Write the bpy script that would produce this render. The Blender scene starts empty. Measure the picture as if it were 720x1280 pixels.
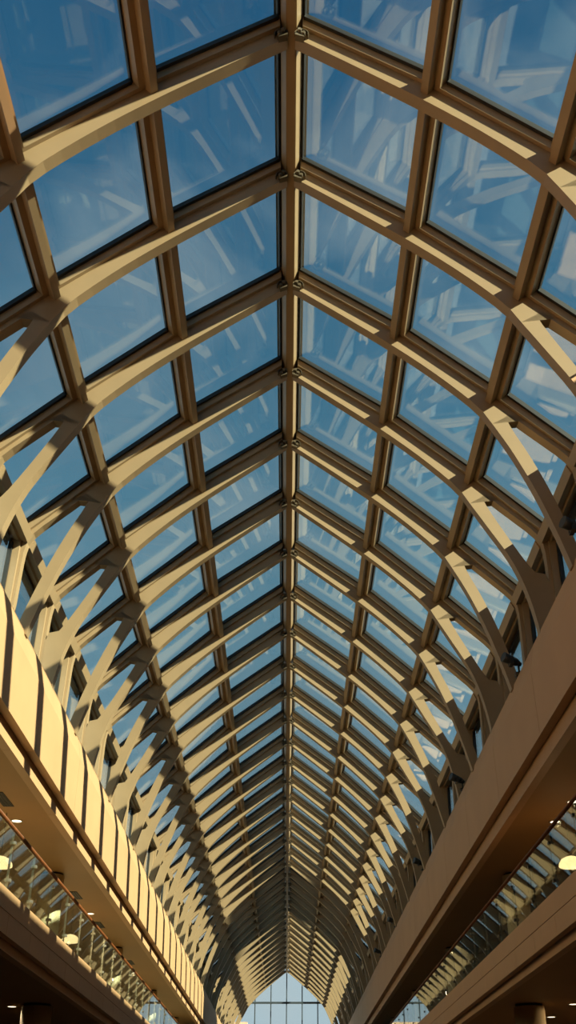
import bpy, bmesh, math, random
from mathutils import Vector
random.seed(7)
S = bpy.context.scene
COL = S.collection
CZ = 1.6                      # eye height; every height h below is metres above the eye

# ------------------------------------------------------------------ materials
def nodes_of(name):
    m = bpy.data.materials.new(name); m.use_nodes = True
    nt = m.node_tree; nt.nodes.clear()
    out = nt.nodes.new('ShaderNodeOutputMaterial')
    return m, nt, out
def paint(name, col, rough=0.5, metal=0.0, var=0.08, scale=3.0, bump=0.0, spec=0.5):
    m, nt, out = nodes_of(name)
    b = nt.nodes.new('ShaderNodeBsdfPrincipled')
    b.inputs['Roughness'].default_value = rough; b.inputs['Metallic'].default_value = metal
    b.inputs['Specular IOR Level'].default_value = spec
    tc = nt.nodes.new('ShaderNodeTexCoord'); nz = nt.nodes.new('ShaderNodeTexNoise')
    nz.inputs['Scale'].default_value = scale; nz.inputs['Detail'].default_value = 5
    nt.links.new(tc.outputs['Object'], nz.inputs['Vector'])
    rp = nt.nodes.new('ShaderNodeValToRGB')
    rp.color_ramp.elements[0].position = 0.3; rp.color_ramp.elements[1].position = 0.7
    rp.color_ramp.elements[0].color = (*[c*(1-var) for c in col], 1)
    rp.color_ramp.elements[1].color = (*[min(1, c*(1+var)) for c in col], 1)
    nt.links.new(nz.outputs['Fac'], rp.inputs['Fac']); nt.links.new(rp.outputs['Color'], b.inputs['Base Color'])
    if bump:
        bp = nt.nodes.new('ShaderNodeBump'); bp.inputs['Strength'].default_value = bump; bp.inputs['Distance'].default_value = 0.01
        nt.links.new(nz.outputs['Fac'], bp.inputs['Height']); nt.links.new(bp.outputs['Normal'], b.inputs['Normal'])
    nt.links.new(b.outputs['BSDF'], out.inputs['Surface'])
    return m
def glass(name, tint, f0, rough=0.01, wave=0.0, edge=0.8):
    m, nt, out = nodes_of(name)
    tr = nt.nodes.new('ShaderNodeBsdfTransparent'); tr.inputs['Color'].default_value = (*tint, 1)
    gl = nt.nodes.new('ShaderNodeBsdfGlossy'); gl.inputs['Roughness'].default_value = rough
    gl.inputs['Color'].default_value = (1, 1, 1, 1)
    lw = nt.nodes.new('ShaderNodeLayerWeight'); lw.inputs['Blend'].default_value = 0.5
    pw = nt.nodes.new('ShaderNodeMath'); pw.operation = 'POWER'; pw.inputs[1].default_value = 4.0
    ma = nt.nodes.new('ShaderNodeMath'); ma.operation = 'MULTIPLY_ADD'
    ma.inputs[1].default_value = edge*(1-f0); ma.inputs[2].default_value = f0
    nt.links.new(lw.outputs['Facing'], pw.inputs[0]); nt.links.new(pw.outputs[0], ma.inputs[0])
    if wave:
        tc = nt.nodes.new('ShaderNodeTexCoord'); nz = nt.nodes.new('ShaderNodeTexNoise'); nz.inputs['Scale'].default_value = 0.7
        nt.links.new(tc.outputs['Object'], nz.inputs['Vector'])
        bp = nt.nodes.new('ShaderNodeBump'); bp.inputs['Strength'].default_value = wave; bp.inputs['Distance'].default_value = 0.02
        nt.links.new(nz.outputs['Fac'], bp.inputs['Height']); nt.links.new(bp.outputs['Normal'], gl.inputs['Normal'])
    mx = nt.nodes.new('ShaderNodeMixShader')
    nt.links.new(ma.outputs[0], mx.inputs['Fac']); nt.links.new(tr.outputs[0], mx.inputs[1]); nt.links.new(gl.outputs[0], mx.inputs[2])
    nt.links.new(mx.outputs[0], out.inputs['Surface'])
    return m
def glow(name, col, strength):
    m, nt, out = nodes_of(name)
    e = nt.nodes.new('ShaderNodeEmission'); e.inputs['Color'].default_value = (*col, 1); e.inputs['Strength'].default_value = strength
    nt.links.new(e.outputs[0], out.inputs['Surface'])
    return m
M = dict(
    steel=paint('tan painted steel', (.285, .191, .102), .45, 0, .06, 1.5),
    bracket=paint('bronze bracket', (.10, .075, .045), .4, .3, .1),
    gasket=paint('black rubber gasket', (.012, .011, .010), .5, 0, .1),
    fascia=paint('cream wall panels', (.425, .245, .12), .55, 0, .05, .8),
    soffit=paint('ochre plaster ceiling', (.28, .15, .05), .6, 0, .05, .6),
    slot=paint('dark recess', (.012, .010, .008), .7),
    column=paint('cream column paint', (.62, .49, .29), .5, 0, .04, 1),
    stone=paint('pale stone floor', (.30, .22, .14), .35, 0, .12, .7),
    tile=paint('pale balcony floor', (.55, .42, .26), .2, 0, .1, .7, 0, 1.0),
    rear=paint('brown back wall', (.16, .11, .065), .6, 0, .2, .5),
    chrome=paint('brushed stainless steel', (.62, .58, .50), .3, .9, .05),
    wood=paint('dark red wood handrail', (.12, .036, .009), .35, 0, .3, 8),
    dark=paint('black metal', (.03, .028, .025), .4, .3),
    shade=glow('lit cream lamp shade', (1, .66, .30), 2.6),
    lens=glow('lit downlight lens', (1, .80, .50), 4.0),
    mull=paint('dark grey window frame', (.05, .06, .07), .4, .2),
    city=paint('distant brick and stone', (.42, .30, .20), .8, 0, .2, .2),
    ground=paint('grey paving', (.22, .20, .18), .8, 0, .2, .3),
    roof_glass=glass('blue roof glass', (.80, .90, .93), .10, .006, .03),
    rail_glass=glass('balustrade glass', (.86, .92, .88), .045, .004, .006, .55),
    end_glass=glass('end wall glass', (.90, .95, .96), .05),
)

# ------------------------------------------------------------------ mesh helpers
def shear(h):                 # the ridge stands a hand's breadth off the middle of the walls
    return 0.07 - 0.15*min(max((15.0-h)/6.4, 0), 1)
def P(s, x, h, y):
    return Vector((s*x + shear(h), y, h+CZ))
def prism(bm, poly, y0, y1, s=1):
    a = [bm.verts.new(P(s, x, h, y0)) for x, h in poly]
    b = [bm.verts.new(P(s, x, h, y1)) for x, h in poly]
    n = len(poly)
    fs = [bm.faces.new(a), bm.faces.new(b[::-1])]
    for i in range(n):
        fs.append(bm.faces.new((a[i], b[i], b[(i+1) % n], a[(i+1) % n])))
    return fs
def strip(bm, pairs, y0, y1, s=1):
    """solid band: pairs of (inner, outer) profile points, extruded along the hall"""
    rows = []
    for (xi, hi), (xo, ho) in pairs:
        rows.append([bm.verts.new(P(s, xi, hi, y0)), bm.verts.new(P(s, xo, ho, y0)),
                     bm.verts.new(P(s, xo, ho, y1)), bm.verts.new(P(s, xi, hi, y1))])
    for r, q in zip(rows, rows[1:]):
        for i in range(4):
            j = (i+1) % 4
            bm.faces.new((r[i], r[j], q[j], q[i]))
    bm.faces.new(rows[0][::-1]); bm.faces.new(rows[-1])
def box(bm, x0, x1, y0, y1, z0, z1):
    v = [bm.verts.new((x, y, z)) for x in (x0, x1) for y in (y0, y1) for z in (z0, z1)]
    for f in ((0,1,3,2),(4,6,7,5),(0,4,5,1),(2,3,7,6),(0,2,6,4),(1,5,7,3)):
        bm.faces.new([v[i] for i in f])
def cyl(bm, p, q, r0, r1=None, n=16, cap=True):
    r1 = r0 if r1 is None else r1
    p, q = Vector(p), Vector(q); d = (q-p).normalized()
    u = d.orthogonal().normalized(); w = d.cross(u)
    A = [bm.verts.new(p + r0*(math.cos(t)*u + math.sin(t)*w)) for t in [2*math.pi*i/n for i in range(n)]]
    B = [bm.verts.new(q + r1*(math.cos(t)*u + math.sin(t)*w)) for t in [2*math.pi*i/n for i in range(n)]]
    for i in range(n):
        bm.faces.new((A[i], A[(i+1) % n], B[(i+1) % n], B[i])).smooth = True
    if cap:
        bm.faces.new(A[::-1]); bm.faces.new(B)
def lathe(bm, prof, n=28, c=(0, 0, 0), closed=False):
    rings = []
    for r, z in prof:
        rings.append([bm.verts.new((c[0]+r*math.cos(2*math.pi*i/n), c[1]+r*math.sin(2*math.pi*i/n), c[2]+z)) for i in range(n)])
    pr = list(zip(rings, rings[1:])) + ([(rings[-1], rings[0])] if closed else [])
    for a, b in pr:
        for i in range(n):
            bm.faces.new((a[i], a[(i+1) % n], b[(i+1) % n], b[i])).smooth = True
    if not closed:
        bm.faces.new(rings[0][::-1]); bm.faces.new(rings[-1])
def mesh(name, bm, mat, bevel=0):
    bmesh.ops.recalc_face_normals(bm, faces=bm.faces)
    me = bpy.data.meshes.new(name); bm.to_mesh(me); bm.free()
    me.materials.append(M[mat])
    return me
def mk(name, me, parent=None):
    o = bpy.data.objects.new(name, me); COL.objects.link(o)
    if parent: o.parent = parent
    return o
def obj(name, bm, mat, parent=None):
    return mk(name, mesh(name, bm, mat), parent)
def struct(name, bm, mat, parent=None):
    o = obj(name, bm, mat, parent)
    if not parent: o['kind'] = 'structure'
    return o
def tag(o, label, cat, group=None):
    o['label'] = label; o['category'] = cat; o['kind'] = 'thing'
    if group: o['group'] = group
    return o
def thing(name, loc, label, cat, group=None):
    o = bpy.data.objects.new(name, None); COL.objects.link(o); o.location = loc; o.empty_display_size = .3
    return tag(o, label, cat, group)
ORD = ('first second third fourth fifth sixth seventh eighth ninth tenth eleventh twelfth thirteenth fourteenth fifteenth '
       'sixteenth seventeenth eighteenth nineteenth twentieth').split()
def nth(i, n, near='from the near end', far='from glass end wall'):
    """where item i of n stands in its row, counted from whichever end of the hall is closer"""
    if i < min(20, (n+1)//2): return f'{ORD[i]} {near}'
    return f'{ORD[n-1-i]} {far}'
WALL = {-1: 'sunlit wall', 1: 'shaded wall'}

# ------------------------------------------------------------------ the roof profile (half)
D = 2.763
NR = 37                                    # ribs in view
def Y(k): return 9.945 + D*k
G = [(0, 15.62), (2.30, 13.91), (4.08, 12.31), (5.62, 10.80), (5.62, 8.5)]       # the line of the glass
def spline(pts, n=6):
    out = []
    for i in range(len(pts)-1):
        p0 = pts[max(i-1, 0)]; p1 = pts[i]; p2 = pts[i+1]; p3 = pts[min(i+2, len(pts)-1)]
        for j in range(n):
            t = j/n
            out.append(tuple(.5*(2*p1[a] + (p2[a]-p0[a])*t + (2*p0[a]-5*p1[a]+4*p2[a]-p3[a])*t*t + (3*p1[a]-p0[a]-3*p2[a]+p3[a])*t**3) for a in (0, 1)))
    return out + [pts[-1]]
BAR = 0.25                                 # depth of the glazing bars
def normals(line):
    ns = []
    for i in range(len(line)):
        a = line[max(i-1, 0)]; b = line[min(i+1, len(line)-1)]
        tx, tz = b[0]-a[0], b[1]-a[1]; l = math.hypot(tx, tz)
        ns.append((-tz/l, tx/l))            # outward, up and away from the hall
    return ns
def inset(line, d):
    """line moved d into the hall, mitred at its corners"""
    out = []
    for i, p in enumerate(line):
        segs = []
        if i > 0: segs.append((line[i-1], p))
        if i < len(line)-1: segs.append((p, line[i+1]))
        ns = []
        for a, b in segs:
            tx, tz = b[0]-a[0], b[1]-a[1]; l = math.hypot(tx, tz); ns.append((tz/l, -tx/l))
        nx = sum(n[0] for n in ns); nz = sum(n[1] for n in ns); l = math.hypot(nx, nz); nx /= l; nz /= l
        c = nx*ns[0][0] + nz*ns[0][1]
        out.append((p[0]+nx*d/c, p[1]+nz*d/c))
    if line[0][0] == 0: 
        a, b = out[0], out[1]; t = (0-a[0])/(b[0]-a[0]); out[0] = (0, a[1]+t*(b[1]-a[1]))
    return out
def resample(line, ds):
    """points of a polyline at the given arc fractions"""
    L = [0]
    for a, b in zip(line, line[1:]): L.append(L[-1]+math.hypot(b[0]-a[0], b[1]-a[1]))
    out = []
    for d in ds:
        t = d*L[-1]
        for i in range(len(line)-1):
            if t <= L[i+1] + 1e-9:
                u = (t-L[i])/(L[i+1]-L[i]); out.append((line[i][0]+u*(line[i+1][0]-line[i][0]), line[i][1]+u*(line[i+1][1]-line[i][1]))); break
    return out
I_up = [(0.06, 14.97), (1.0, 14.24), (2.0, 13.44), (2.85, 12.69), (3.58, 11.93), (3.84, 11.50)]
I_low = [(3.84, 11.50), (4.15, 10.88), (4.47, 10.10), (4.71, 9.38), (4.87, 8.84), (4.96, 8.50)]
I_low_wide = [(3.84, 11.50), (4.18, 10.90), (4.58, 10.17), (4.83, 9.47), (4.97, 8.80), (5.0, 8.50)]
C_out = [(4.10, 11.66), (4.20, 11.36), (4.44, 10.83), (4.71, 10.14), (4.93, 9.46), (5.09, 8.92), (5.19, 8.50)]
C_out_wide = [(4.10, 11.66), (4.21, 11.38), (4.47, 10.86), (4.80, 10.24), (5.04, 9.86), (5.28, 9.78), (5.31, 9.2), (5.31, 8.50)]
B_in = [(4.17, 11.73), (4.40, 11.50), (4.80, 11.12), (5.14, 10.78), (5.28, 10.45), (5.30, 9.6), (5.30, 8.50)]
O = inset(G, BAR)
def clipx(line, x):
    (a, ha), (b, hb) = line[0], line[1]
    return [(x, ha+(hb-ha)*(x-a)/(b-a))] + list(line[1:])
def along(line, i, t):
    return (line[i][0]+(line[i+1][0]-line[i][0])*t, line[i][1]+(line[i+1][1]-line[i][1])*t)
O_up = [(0.06, 15.14), (.19, 15.15)] + clipx(O, .26)[:3] + [along(O, 2, .38)]
WW = 0.105                                  # half width of the rib
def rib_meshes(s, filled):
    # upper arm
    fr = [i/16 for i in range(17)]
    bm = bmesh.new()
    ups_i = resample(spline(I_up), fr); ups_o = resample(O_up, fr)
    strip(bm, list(zip(ups_i, ups_o)), -WW, WW, s)
    # outer arm beside the glass, and the post under it
    O_low = [O_up[-1], O[3], (O[4][0], 8.5)]
    bi = resample(spline(B_in, 4), fr)
    bo = []
    for p in bi:                             # nearest matching point of the outer line
        best = min(resample(O_low, [i/200 for i in range(201)]), key=lambda q: math.hypot(q[0]-p[0], q[1]-p[1]))
        bo.append(best)
    bo[0] = O_up[-1]; bo[-1] = (O[4][0], 8.5)
    strip(bm, list(zip(bi, bo)), -WW, WW, s)
    web = mesh('rib_web', bm, 'steel')
    bm = bmesh.new()
    lo_i = resample(spline(I_low_wide if filled else I_low), fr); lo_o = resample(spline(C_out_wide if filled else C_out, 4), fr)
    lo_i[0] = I_up[-1]
    strip(bm, list(zip(lo_i, lo_o)), -WW, WW, s)
    # the joint from which both arms leave
    prism(bm, [I_up[-1], (4.10, 11.66), (4.17, 11.73), O_up[-1]], -WW, WW, s)
    branch = mesh('rib_branch', bm, 'steel')
    bm = bmesh.new()
    strip(bm, list(zip(clipx(O, .18), clipx(inset(G, .02), .18))), -.175, .175, s)
    bar = mesh('glazing_bar', bm, 'steel')
    return web, branch, bar
RIB = {(s, f): rib_meshes(s, f) for s in (-1, 1) for f in (False, True)}
for s in (-1, 1):
    for k in range(NR):
        filled = (k % 2 == 1) if s > 0 else (k % 2 == 0)
        extra = 'with solid foot' if filled else 'with forked foot'
        r = thing('roof_rib', P(s, 4.94, 8.5, Y(k)),
                  f'tan steel arched rib {extra} above {WALL[s]}, {nth(k, NR)}', 'roof rib', f'arched ribs above the {WALL[s]}')
        web, br, bar = RIB[(s, filled)]
        off = -r.location + Vector((0, Y(k), 0))
        for nm, me in (('web', web), ('branch', br), ('glazing_bar', bar)):
            o = mk(nm, me, r); o.location = off

# ------------------------------------------------------------------ panes and purlins
ROWS = ['beside the ridge', 'in the middle row', 'in the lowest sloping row', 'upright under the eave']
def lerp(a, b, t): return (a[0]+(b[0]-a[0])*t, a[1]+(b[1]-a[1])*t)
def pane_meshes(s, r):
    a, b = G[r], G[r+1]
    L = math.hypot(b[0]-a[0], b[1]-a[1]); tx, tz = (b[0]-a[0])/L, (b[1]-a[1])/L; nx, nz = tz, -tx   # inward
    e0 = .30 if r == 0 else .175; e1 = .175 if r < 2 else .25
    if r == 3: e0, e1 = .27, .0
    a = (a[0]+tx*e0, a[1]+tz*e0); b = (b[0]-tx*e1, b[1]-tz*e1)
    L -= e0+e1
    def q(u, v): return (a[0]+tx*u+nx*v, a[1]+tz*u+nz*v)
    y0, y1 = .176, D-.176
    bm = bmesh.new(); prism(bm, [q(0, .05), q(L, .05), q(L, .075), q(0, .075)], y0, y1, s)
    g = mesh('glass', bm, 'roof_glass')
    bm = bmesh.new(); w = .06; v = .032; d0, d1 = .03, .085
    prism(bm, [q(0, d0), q(v, d0), q(v, d1), q(0, d1)], y0, y1, s)
    prism(bm, [q(L-v, d0), q(L, d0), q(L, d1), q(L-v, d1)], y0, y1, s)
    prism(bm, [q(v, d0), q(L-v, d0), q(L-v, d1+.03), q(v, d1+.03)], y0, y0+w, s)
    prism(bm, [q(v, d0), q(L-v, d0), q(L-v, d1+.03), q(v, d1+.03)], y1-w, y1, s)
    f = mesh('gasket', bm, 'gasket')
    return g, f
def purlin_meshes(s, r):
    p = G[r]; n0 = inset(G, 1.0)[r]; nx, nz = n0[0]-p[0], n0[1]-p[1]; l = math.hypot(nx, nz); nx /= l; nz /= l; tx, tz = -nz, nx
    def q(u, v): return (p[0]+tx*u+nx*v, p[1]+tz*u+nz*v)
    bw, sw, dep = (.168, .062, .42) if r < 3 else (.16, .10, .46)
    bd = BAR+.01 if r < 3 else BAR+.05
    bm = bmesh.new(); prism(bm, [q(-bw, .02), q(bw, .02), q(bw, bd), q(-bw, bd)], .177, D-.177, s)
    bar = mesh('glazing_bar', bm, 'steel')
    bm = bmesh.new(); prism(bm, [q(-sw, bd), q(sw, bd), q(sw, dep), q(-sw, dep)], WW+.001, D-WW-.001, s)
    stem = mesh('stem', bm, 'steel')
    cap = None
    if r == 3:                               # flashing over the bend at the eave
        a = along(G, 2, 1-.34/2.26); b = along(G, 3, .36/2.30); o = inset(G, -.04)[3]
        bm = bmesh.new(); prism(bm, [a, p, b, (b[0]+.04, b[1]), o, (a[0]+.029, a[1]+.029)], .18, D-.18, s)
        cap = mesh('flashing', bm, 'dark')
    return bar, stem, cap
NB = NR                                     # bays in view: one before the first rib, then one after each rib but the last
for s in (-1, 1):
    for r in range(4):
        g, f = pane_meshes(s, r)
        n0 = [-1, -1, -1, 1][r]
        ks = [k for k in range(n0, NR-1)]
        for i, k in enumerate(ks):
            a, b = G[r], G[r+1]
            root = P(s, (a[0]+b[0])/2, (a[1]+b[1])/2, Y(k)+D/2)
            t = thing('skylight', root, f'blue glass pane {ROWS[r]} above {WALL[s]}, {nth(i, len(ks))}', 'skylight', f'roof panes above the {WALL[s]}')
            for nm, me in (('glass', g), ('gasket', f)):
                o = mk(nm, me, t); o.location = Vector((0, Y(k), 0)) - root
    for r in (1, 2, 3):
        bar, stem, cap = purlin_meshes(s, r)
        n0 = [0, -1, -1, 1][r]
        ks = [k for k in range(n0, NR-1)]
        nm_ = {1: 'upper', 2: 'middle', 3: 'eave'}[r]
        for i, k in enumerate(ks):
            root = P(s, G[r][0], G[r][1], Y(k)+D/2)
            t = thing('purlin', root, f'short tan {nm_} purlin joining two ribs above {WALL[s]}, {nth(i, len(ks))}', 'purlin', f'{nm_} purlins above the {WALL[s]}')
            for nm, me in (('glazing_bar', bar), ('stem', stem), ('flashing', cap)):
                if me is None: continue
                o = mk(nm, me, t); o.location = Vector((0, Y(k), 0)) - root

# ridge beam with its clips
YA, YE = Y(-1)+.3, Y(NR-1)+.3
rd = thing('ridge_beam', P(1, 0, 15.0, Y(0)), 'long tan steel ridge beam running down the middle of the glass roof', 'ridge beam')
def under(o, par): o.location = o.location - par.location; o.parent = par; return o
bm = bmesh.new(); prism(bm, [(-.17, 15.51), (.17, 15.51), (.17, 15.35), (.085, 15.17), (-.085, 15.17), (-.17, 15.35)], YA, YE); under(obj('cap', bm, 'steel'), rd)
bm = bmesh.new(); prism(bm, [(-.055, 15.168), (.055, 15.168), (.055, 15.0), (-.055, 15.0)], YA, YE); under(obj('stem', bm, 'steel'), rd)
bm = bmesh.new(); prism(bm, [(-.28, 15.43), (-.28, 15.53), (0, 15.78), (.28, 15.53), (.28, 15.43), (.17, 15.515), (-.17, 15.515)], YA, YE); under(obj('outer_cap', bm, 'dark'), rd)
def clip_mesh(s):
    bm = bmesh.new()
    # curved bracket plate with two bolts, on the near side of each rib
    for i in range(8):
        a0 = math.pi*(-.1+1.05*i/8); a1 = math.pi*(-.1+1.05*(i+1)/8)
        R0, R1 = .10, .115
        for yy in (-.19,):
            prism(bm, [(.16+R0*math.cos(a0)*1.0, 14.96+R0*math.sin(a0)), (.16+R1*math.cos(a0), 14.96+R1*math.sin(a0)),
                       (.16+R1*math.cos(a1), 14.96+R1*math.sin(a1)), (.16+R0*math.cos(a1), 14.96+R0*math.sin(a1))], yy, -.109, s)
    for dx, dh in ((.13, 15.00), (.19, 14.92)):
        c = P(s, dx, dh, -.15); cyl(bm, c+Vector((0, -.09, 0)), c+Vector((0, .040, 0)), .03, n=10)
    prism(bm, [(.058, 14.88), (.20, 14.82), (.20, 14.85), (.058, 14.93)], -.22, -.109, s)
    return mesh('ridge_clip', bm, 'bracket')
for s in (-1, 1):
    me = clip_mesh(s)
    for k in range(NR):
        o = mk('clip', me); o.location = (0, Y(k), 0); under(o, rd)

# the roof behind the photographer, same build, only there to close the hall
bm = bmesh.new()
for s in (-1, 1):
    for k in range(-5, 0):
        yk = Y(k); fr = [i/8 for i in range(9)]
        strip(bm, list(zip(resample(spline(I_up), fr), resample(O_up, fr))), yk-WW, yk+WW, s)
        strip(bm, list(zip(resample(spline(I_low), fr), resample(spline(C_out), fr))), yk-WW, yk+WW, s)
        strip(bm, list(zip(O, inset(G, .02))), yk-.175, yk+.175, s)
    for r in (1, 2, 3):
        p = G[r]; n0 = inset(G, 1.0)[r]; nx, nz = n0[0]-p[0], n0[1]-p[1]; l = math.hypot(nx, nz); nx /= l; nz /= l; tx, tz = -nz, nx
        q = lambda u, v: (p[0]+tx*u+nx*v, p[1]+tz*u+nz*v)
        prism(bm, [q(-.15, .02), q(.15, .02), q(.15, .2), q(.065, .2), q(.065, .5), q(-.065, .5), q(-.065, .2), q(-.15, .2)], Y(-5), Y(-1)+.05*r, s)
prism(bm, [(-.17, 15.7), (.17, 15.7), (.17, 15.3), (.06, 15.2), (.06, 14.9), (-.06, 14.9), (-.06, 15.2), (-.17, 15.3)], Y(-5), Y(-1)+.16)
struct('ceiling', bm, 'steel')

# ------------------------------------------------------------------ walls, floors, ceilings of the two wings
YS, YF = -8.0, Y(NR-1)+1.0
def modules(y0, y1, step, off):
    y = off
    while y > y0: y -= step
    while y < y1:
        yield max(y, y0), min(y+step, y1); y += step
for s in (-1, 1):
    side = {-1: 'left', 1: 'right'}[s]
    bm = bmesh.new()
    for a, b in modules(YS, YF, 4.4, 18.9 if s > 0 else 19.9):
        prism(bm, [(5.01, 8.60), (4.91, 8.07), (4.925, 6.76), (5.10, 6.76), (5.10, 8.60)], a+.008, b-.008, s)
    prism(bm, [(5.03, 8.57), (4.945, 8.05), (4.945, 6.80), (5.11, 6.80), (5.11, 8.57)], YS, YF, s)
    struct(f'wall_{side}', bm, 'fascia')
    bm = bmesh.new()
    for a, b in modules(YS, YF, 4.4, 18.9):
        prism(bm, [(5.12, 6.93), (5.12, 6.45), (5.30, 6.45), (5.30, 6.93)], a+.004, b-.004, s)
    prism(bm, [(5.10, 8.5), (5.10, 6.9), (5.7, 6.9), (5.7, 8.5)], YS, YF, s)
    struct('trim_%d' % (1 if s < 0 else 2), bm, 'fascia')
    bm = bmesh.new(); prism(bm, [(5.30, 6.70), (14, 6.70), (14, 8.45), (5.7, 8.45), (5.7, 6.92), (5.30, 6.92)], YS, YF, s); struct(f'ceiling_{side}', bm, 'soffit')
    bm = bmesh.new(); prism(bm, [(5.70, 8.45), (14.5, 8.45), (14.5, 8.75), (5.70, 8.60)], YS, YF, s); struct('ceiling_%s_roof' % side, bm, 'ground')
    # balcony edge
    bm = bmesh.new()
    for a, b in modules(YS, YF, 1.9, 19.7):
        prism(bm, [(4.95, 3.66), (4.95, 3.30), (5.08, 3.30), (5.08, 3.66)], a+.006, b-.006, s)
        prism(bm, [(4.95, 4.03), (4.95, 3.675), (5.08, 3.675), (5.08, 4.03)], a+.001, b-.001, s)
    prism(bm, [(4.965, 3.98), (4.965, 3.32), (5.09, 3.32), (5.09, 3.98)], YS, YF, s)
    struct(f'wall_{side}_balcony', bm, 'fascia')
    bm = bmesh.new(); prism(bm, [(5.11, 3.40), (5.11, 3.13), (5.28, 3.13), (5.28, 3.40)], YS, YF, s)
    prism(bm, [(5.09, 3.96), (5.09, 3.39), (5.6, 3.39), (5.6, 3.96)], YS, YF, s)
    struct('trim_%d' % (3 if s < 0 else 4), bm, 'fascia')
    bm = bmesh.new(); prism(bm, [(5.28, 3.34), (14, 3.34), (14, 3.85), (5.6, 3.85), (5.6, 3.388), (5.28, 3.388)], YS, YF, s); struct(f'ceiling_{side}_lower', bm, 'soffit')
    bm = bmesh.new(); prism(bm, [(5.60, 3.85), (14, 3.85), (14, 3.97), (5.60, 3.97)], YS, YF, s); struct(f'floor_{side}', bm, 'tile')
    bm = bmesh.new(); prism(bm, [(14, -1.6), (14.3, -1.6), (14.3, 8.45), (14, 8.45)], YS, YF, s); struct(f'wall_{side}_rear', bm, 'rear')
bm = bmesh.new(); box(bm, -14.3, 14.3, YS, YF, -.2, 0); struct('floor', bm, 'stone')
bm = bmesh.new()
for s in (-1, 1): prism(bm, [(5.68, -1.6), (14.3, -1.6), (14.3, 8.6), (5.68, 8.6)], YF, YF+.3, s)
struct('wall_back', bm, 'rear')
bm = bmesh.new(); prism(bm, [(-14.3, -1.6), (14.3, -1.6), (14.3, 8.6), (5.7, 8.6), (5.7, 10.7), (3.98, 12.4), (2.36, 14), (0, 15.6), (-2.36, 14), (-3.98, 12.4), (-5.7, 10.7), (-5.7, 8.6), (-14.3, 8.6)], YS-.3, YS); struct('wall_front', bm, 'rear')

# end wall of glass
yg = Y(NR-1)+.55
w = thing('window_1', (0, yg, 0), '', ''); 
for key in ('label', 'category'): del w[key]
w['kind'] = 'structure'
half = G[:4] + [(5.62, -1.6)]
poly = [(-x, h) for x, h in half[::-1]] + half[1:]
bm = bmesh.new(); prism(bm, poly, -.02, .02); o = obj('window_pane', bm, 'end_glass', w)
bm = bmesh.new()
def roof_h(x):
    x = abs(x)
    for (a, ha), (b, hb) in zip(G[:3], G[1:4]):
        if a <= x <= b: return ha+(hb-ha)*(x-a)/(b-a)
    return 10.8
for i in range(-3, 4):
    x = i*1.52
    prism(bm, [(x-.05, -1.6), (x+.05, -1.6), (x+.05, roof_h(x)-.05), (x-.05, roof_h(x)-.05)], -.10, -.02)
for h in (12.28, 8.6, 5.0, 1.4):
    X = 3.9 if h > 12 else 5.6
    prism(bm, [(-X, h-.09), (X, h-.09), (X, h+.09), (-X, h+.09)], -.14, -.02)
obj('window_frame', bm, 'mull', w)

# ------------------------------------------------------------------ balustrades
YP0, NPST, STEP = 14.0, 50, 1.9
for s in (-1, 1):
    xg = 5.03; ht, hb = 5.19, 4.03
    nm = 'glass balustrade with chrome posts and wooden handrail along the sunlit balcony' if s < 0 else 'glass balustrade with shaded dark posts and wooden handrail along the shaded balcony'
    b = thing('balustrade', P(s, xg, hb, YP0), nm, 'balustrade')
    yend = YP0+STEP*(NPST-1)
    bm = bmesh.new()
    c0 = P(s, xg, ht-.035, YP0-1); c1 = P(s, xg, ht-.035, yend+.3); cyl(bm, c0, c1, .037, n=14)
    under(obj('handrail', bm, 'wood'), b)
    bmp = bmesh.new()
    prism(bmp, [(xg+.02, hb-.02), (xg+.06, hb-.02), (xg+.06, ht-.06), (xg+.02, ht-.06)], -.011, .011, s)
    prism(bmp, [(xg+.02, hb-.03), (xg+.14, hb-.03), (xg+.14, hb+.01), (xg+.02, hb+.01)], -.05, .05, s)
    post = mesh('post', bmp, 'chrome' if s < 0 else 'dark')  # right-hand posts take black metal to paint in their shade
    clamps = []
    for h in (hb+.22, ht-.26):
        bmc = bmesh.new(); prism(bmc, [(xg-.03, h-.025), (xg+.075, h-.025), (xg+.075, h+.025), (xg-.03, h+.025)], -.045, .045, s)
        clamps.append(mesh('clamp', bmc, 'chrome' if s < 0 else 'dark'))  # right-hand clamps darkened for shade like their posts
    bmg = bmesh.new()
    prism(bmg, [(xg-.008, hb+.03), (xg+.008, hb+.03), (xg+.008, ht-.10), (xg-.008, ht-.10)], .02, STEP-.02, s)
    gm = mesh('glass_panel', bmg, 'rail_glass')
    for i in range(NPST):
        y = YP0+STEP*i
        p = mk('post', post); p.location = (0, y, 0); under(p, b)
        for cm in clamps: mk('clamp', cm, p)
        if i < NPST-1:
            g = mk('glass_panel', gm); g.location = (0, y, 0); under(g, b)

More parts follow.
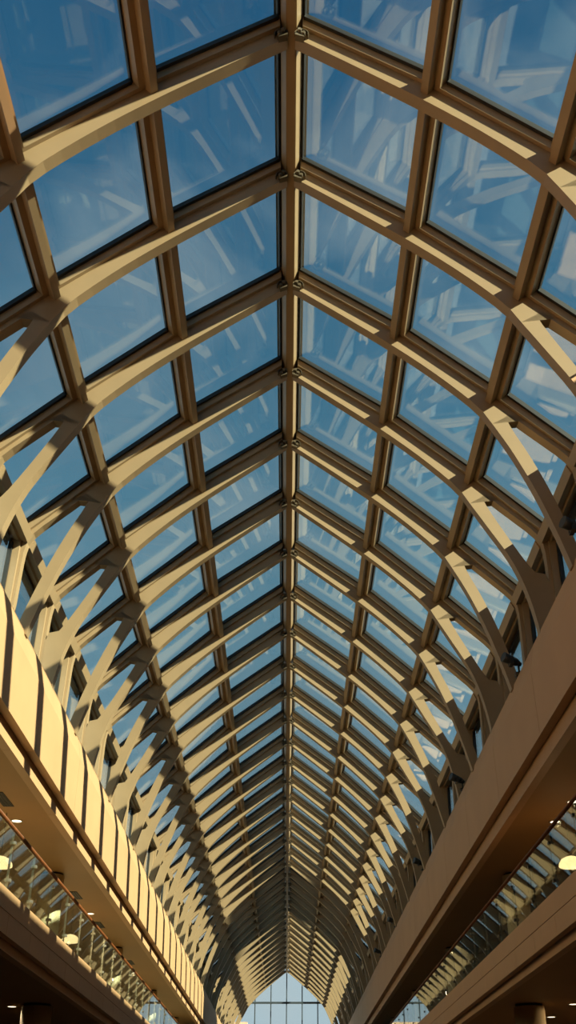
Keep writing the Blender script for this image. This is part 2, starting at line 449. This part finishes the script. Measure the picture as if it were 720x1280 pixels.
# ------------------------------------------------------------------ columns
def column(s, x, y, h0, h1, r, label, group):
    t = thing('column', P(s, x, h0, y), label, 'column', group)
    bm = bmesh.new(); lathe(bm, [(r, 0), (r, h1-h0-.06)], 40); obj('shaft', bm, 'column', t)
    bm = bmesh.new(); lathe(bm, [(r-.06, h1-h0-.06), (r-.04, h1-h0-.004)], 40); obj('shadow_ring', bm, 'slot', t)  # near-black ring painted in for the shadow at the column top
    bm = bmesh.new(); lathe(bm, [(r+.03, 0.0), (r+.03, .12), (r, .14)], 40); obj('base_ring', bm, 'chrome', t)
CY = [30.2, 42.6, 55.0, 67.0, 79.0, 91.0, 103.0]
for s in (-1, 1):
    for i, y in enumerate(CY):
        column(s, 6.55, y, 3.97, 6.70, .34, f'round cream column on the balcony by the {WALL[s]}, {nth(i, len(CY))}', f'balcony columns by the {WALL[s]}')
    for i, y in enumerate(CY[:3]):
        column(s, 6.55, y, -1.6, 3.34, .40, f'thick round column under the balcony by the {WALL[s]}, {nth(i, 3)}' if i < 2 else f'thick round column under the balcony by the {WALL[s]}, third from the near end', f'lower columns by the {WALL[s]}')

# ------------------------------------------------------------------ lights and vents in the ceilings
def ray(px, py):
    f = 1285.0; th = math.radians(31.9); yaw = -math.atan(2.5/1285*math.cos(th))
    cx, cy = px-360, 640-py
    # camera axes
    fw = Vector((-math.sin(yaw)*math.cos(th), math.cos(yaw)*math.cos(th), math.sin(th)))
    rt = Vector((math.cos(yaw), math.sin(yaw), 0)); up = rt.cross(fw)
    return fw*f + rt*cx + up*cy
def on_h(px, py, h):
    d = ray(px, py); t = h/d.z
    return Vector((d.x*t, d.y*t, h+CZ))
def downlight(p, label, group, power=0):
    t = thing('downlight', p, label, 'downlight', group)
    bm = bmesh.new(); lathe(bm, [(.15, -.012), (.15, .001), (.115, .001), (.115, -.012)], 28, closed=True); obj('trim_ring', bm, 'chrome', t)
    L = bpy.data.lights.new('downlight_lamp', 'SPOT'); L.energy = power; L.color = (1, .72, .40); L.spot_size = math.radians(178); L.spot_blend = .15; L.shadow_soft_size = .1
    lo = bpy.data.objects.new('downlight_lamp', L); COL.objects.link(lo); lo.location = Vector(p) + Vector((0, 0, -.03))
    bm = bmesh.new(); lathe(bm, [(.113, -.006), (.113, .001)], 28); obj('lens', bm, 'lens', t)
DL = [(21, 1026, 6.7, 'sunlit upper ceiling nearest the camera'), (113, 1142, 6.7, 'sunlit upper ceiling beyond the first column'), (168, 1216, 6.7, 'sunlit upper ceiling far along the hall'),
      (15, 1258, 3.34, 'dark ceiling under the sunlit balcony'),
      (716, 1002, 6.7, 'shaded upper ceiling nearest the frame edge'), (694, 1027, 6.7, 'shaded upper ceiling just above the handrail'),
      (717, 1255, 3.34, 'dark ceiling under the shaded balcony at the frame edge'), (689, 1271, 3.34, 'dark ceiling under the shaded balcony beside the thick column')]
for px, py, h, t in DL:
    downlight(on_h(px, py, h-.002), f'small round lit downlight in the {t}', 'ceiling downlights', (130 if h > 5 else 18) if px < 360 else (30 if h > 5 else 40))
def vent(p, label):
    t = thing('ceiling_vent', p, label, 'vent', 'dark slot vents in the sunlit ceiling')
    bm = bmesh.new(); box(bm, -.12, .12, -.55, .55, -.012, .0); obj('slot', bm, 'slot', t)
    bm = bmesh.new()
    for x in (-.07, 0, .07): box(bm, x-.006, x+.006, -.53, .53, -.02, -.012)
    obj('louvre', bm, 'dark', t)
for px, py, t in ((4, 999, 'nearest the camera'), (95, 1119, 'beside the first column'), (124, 1156, 'midway between the first two columns'), (163, 1203, 'just past the second column')):
    vent(on_h(px, py, 6.70), f'narrow dark slot vent in the sunlit ceiling {t}')
def pendant(px, py, x, label):
    d = ray(px, py); t = x/abs(d.x); p = Vector((d.x*t, d.y*t, d.z*t+CZ))
    r = thing('pendant_lamp', p, label, 'pendant lamp', 'cream dome pendants on the balconies')
    bm = bmesh.new()
    out = [(.29, -.10), (.275, -.03), (.22, .05), (.12, .10), (.05, .12)]
    lathe(bm, out + [(q-.015 if q > .05 else q, z-.015) for q, z in out[::-1]], 32, closed=True); obj('shade', bm, 'shade', r)
    bm = bmesh.new(); L = bpy.data.lights.new('pendant_light', 'POINT'); L.energy = 60; L.color = (1, .70, .36); L.shadow_soft_size = .06
    lo = bpy.data.objects.new('pendant_light', L); COL.objects.link(lo); lo.location = p + Vector((0, 0, -.14))
    cyl(bm, (0, 0, .115), (0, 0, 6.70+CZ-p.z), .008, n=8); obj('cord', bm, 'dark', r)
    bm = bmesh.new(); lathe(bm, [(.01, -.055), (.045, -.03), (.05, .01), (.03, .05), (.025, .10)], 16); obj('bulb', bm, 'lens', r)
pendant(0, 1077, 6.5, 'cream dome pendant behind the chrome-posted balustrade, cut by the frame edge')
pendant(88, 1173, 6.9, 'small cream dome pendant below the first column of the sunlit balcony')
pendant(714, 1077, 6.5, 'glowing cream dome pendant behind the dark-posted balustrade of the shaded balcony')

# spotlights clamped along the ledge of the shaded wall
def spotlight(k, label):
    y = Y(0)+D*k; p = P(1, 5.02, 8.6, y)
    r = thing('spotlight', p, label, 'spotlight', 'spotlights on the ledge of the shaded wall')
    bm = bmesh.new(); box(bm, -.08, .08, -.06, .06, 0, .03); cyl(bm, (0, 0, .03), (0, 0, .22), .022, n=10); obj('stand', bm, 'dark', r)
    bm = bmesh.new(); cyl(bm, (-.05, -.02, .26), (-.33, -.12, .34), .085, .11, n=18); cyl(bm, (-.05, -.02, .26), (.06, .02, .22), .085, .04, n=18); obj('lamp_head', bm, 'dark', r)
    bm = bmesh.new(); box(bm, -.2, -.12, -.15, .05, .18, .2); box(bm, -.2, -.12, -.16, -.145, .18, .34); box(bm, -.2, -.12, .05, .065, .18, .34); obj('yoke', bm, 'dark', r)
    bm = bmesh.new(); cyl(bm, (.02, .12, .05), (.02, .34, .10), .05, n=14); obj('ballast', bm, 'dark', r)
for i, k in enumerate((1.75, 3.75, 6.72, 10.25, 14.25, 17.3)):
    spotlight(k, f'small dark spotlight on the ledge of the shaded wall, {ORD[i]} from the near end')

# ------------------------------------------------------------------ outside
def building(name, x0, x1, y0, y1, z1, label, cols, rows):
    t = thing(name, ((x0+x1)/2, (y0+y1)/2, 0), label, 'building')
    bm = bmesh.new(); box(bm, x0-(x0+x1)/2, x1-(x0+x1)/2, y0-(y0+y1)/2, y1-(y0+y1)/2, -2, z1)
    obj('wall', bm, 'city', t)
    bm = bmesh.new(); hx, hy = (x1-x0)/2, (y1-y0)/2; box(bm, -hx-.3, hx+.3, -hy-.3, hy+.3, z1, z1+.5); obj('cornice', bm, 'city', t)
    bm = bmesh.new()
    for i in range(cols):
        for j in range(rows):
            cx = -hx+(i+.5)*2*hx/cols; cz = 2+(j+.5)*(z1-3)/rows
            box(bm, cx-hx/cols*.45, cx+hx/cols*.45, -hy-.06, -hy+.05, cz-1.0, cz+1.0)
    obj('window', bm, 'mull', t)
building('apartment_building', -9.6, -5.9, 165, 182, 17.0, 'distant tan building beyond the glass end wall', 3, 5)
bm = bmesh.new(); box(bm, 9.2, 24, -40, 120, -1.6, 13.45+CZ); struct('shading_block', bm, 'city')  # unseen block added to keep sun off the lower right ribs
bm = bmesh.new(); box(bm, 32, 46, 48.5, 55, -1.6, 60); struct('shading_tower', bm, 'city')  # unseen tower added to throw a shadow across the far ribs
bm = bmesh.new(); box(bm, -400, 400, -300, 700, -1.0, -.25); struct('ground', bm, 'ground')

# ------------------------------------------------------------------ light
sd = Vector((1, -.54, .68)).normalized()
L = bpy.data.lights.new('sun', 'SUN'); L.energy = 25.0; L.angle = math.radians(.6); L.color = (1, .83, .57)
lo = bpy.data.objects.new('sun', L); COL.objects.link(lo); lo.rotation_euler = sd.to_track_quat('Z', 'Y').to_euler(); lo.location = (60, -40, 50)

w_ = bpy.data.worlds.new('sky'); S.world = w_; w_.use_nodes = True
nt = w_.node_tree; nt.nodes.clear()
out = nt.nodes.new('ShaderNodeOutputWorld'); bg = nt.nodes.new('ShaderNodeBackground')
tc = nt.nodes.new('ShaderNodeTexCoord'); sx = nt.nodes.new('ShaderNodeSeparateXYZ')
nt.links.new(tc.outputs['Generated'], sx.inputs[0])
rp = nt.nodes.new('ShaderNodeValToRGB'); cr = rp.color_ramp
stops = [(0.0, (.60, .69, .73)), (.14, (.56, .71, .79)), (.30, (.36, .55, .65)), (.45, (.235, .435, .545)), (.62, (.112, .285, .415)), (.85, (.036, .155, .295))]
while len(cr.elements) < len(stops): cr.elements.new(.5)
for e, (p, c) in zip(cr.elements, stops): e.position = p; e.color = (*c, 1)
nt.links.new(sx.outputs['Z'], rp.inputs['Fac'])
nz = nt.nodes.new('ShaderNodeTexNoise'); nz.inputs['Scale'].default_value = 2.6; nz.inputs['Detail'].default_value = 7; nz.inputs['Distortion'].default_value = .6
mp = nt.nodes.new('ShaderNodeMapping'); mp.inputs['Scale'].default_value = (1.6, .7, 2.2)
nt.links.new(tc.outputs['Generated'], mp.inputs['Vector']); nt.links.new(mp.outputs['Vector'], nz.inputs['Vector'])
cl = nt.nodes.new('ShaderNodeValToRGB'); cl.color_ramp.elements[0].position = .52; cl.color_ramp.elements[1].position = .80
cl.color_ramp.elements[1].color = (.55, .55, .55, 1)
nt.links.new(nz.outputs['Fac'], cl.inputs['Fac'])
mx = nt.nodes.new('ShaderNodeMix'); mx.data_type = 'RGBA'
nt.links.new(cl.outputs['Color'], mx.inputs['Factor']); nt.links.new(rp.outputs['Color'], mx.inputs['A']); mx.inputs['B'].default_value = (.72, .72, .70, 1)
nt.links.new(mx.outputs['Result'], bg.inputs['Color']); bg.inputs['Strength'].default_value = 0.9
nt.links.new(bg.outputs[0], out.inputs['Surface'])

# ------------------------------------------------------------------ camera
c = bpy.data.cameras.new('camera'); co = bpy.data.objects.new('camera', c); COL.objects.link(co)
c.sensor_fit = 'VERTICAL'; c.sensor_height = 36; c.sensor_width = 36*720/1280; c.lens = 36*1285/1280
co.location = (0, 0, CZ); co.rotation_euler = (math.radians(90+31.9), 0, -math.atan(2.5/1285*math.cos(math.radians(31.9))))
c.clip_start = .05; c.clip_end = 2000
S.camera = co
S.view_settings.view_transform = 'Standard'; S.view_settings.look = 'None'
S.view_settings.exposure = 0.0; S.view_settings.gamma = 1.0; S.view_settings.use_curve_mapping = False
S.cycles.use_denoising = True
S.cycles.max_bounces = 10; S.cycles.diffuse_bounces = 3; S.cycles.glossy_bounces = 5; S.cycles.transparent_max_bounces = 24
S.cycles.sample_clamp_indirect = 6
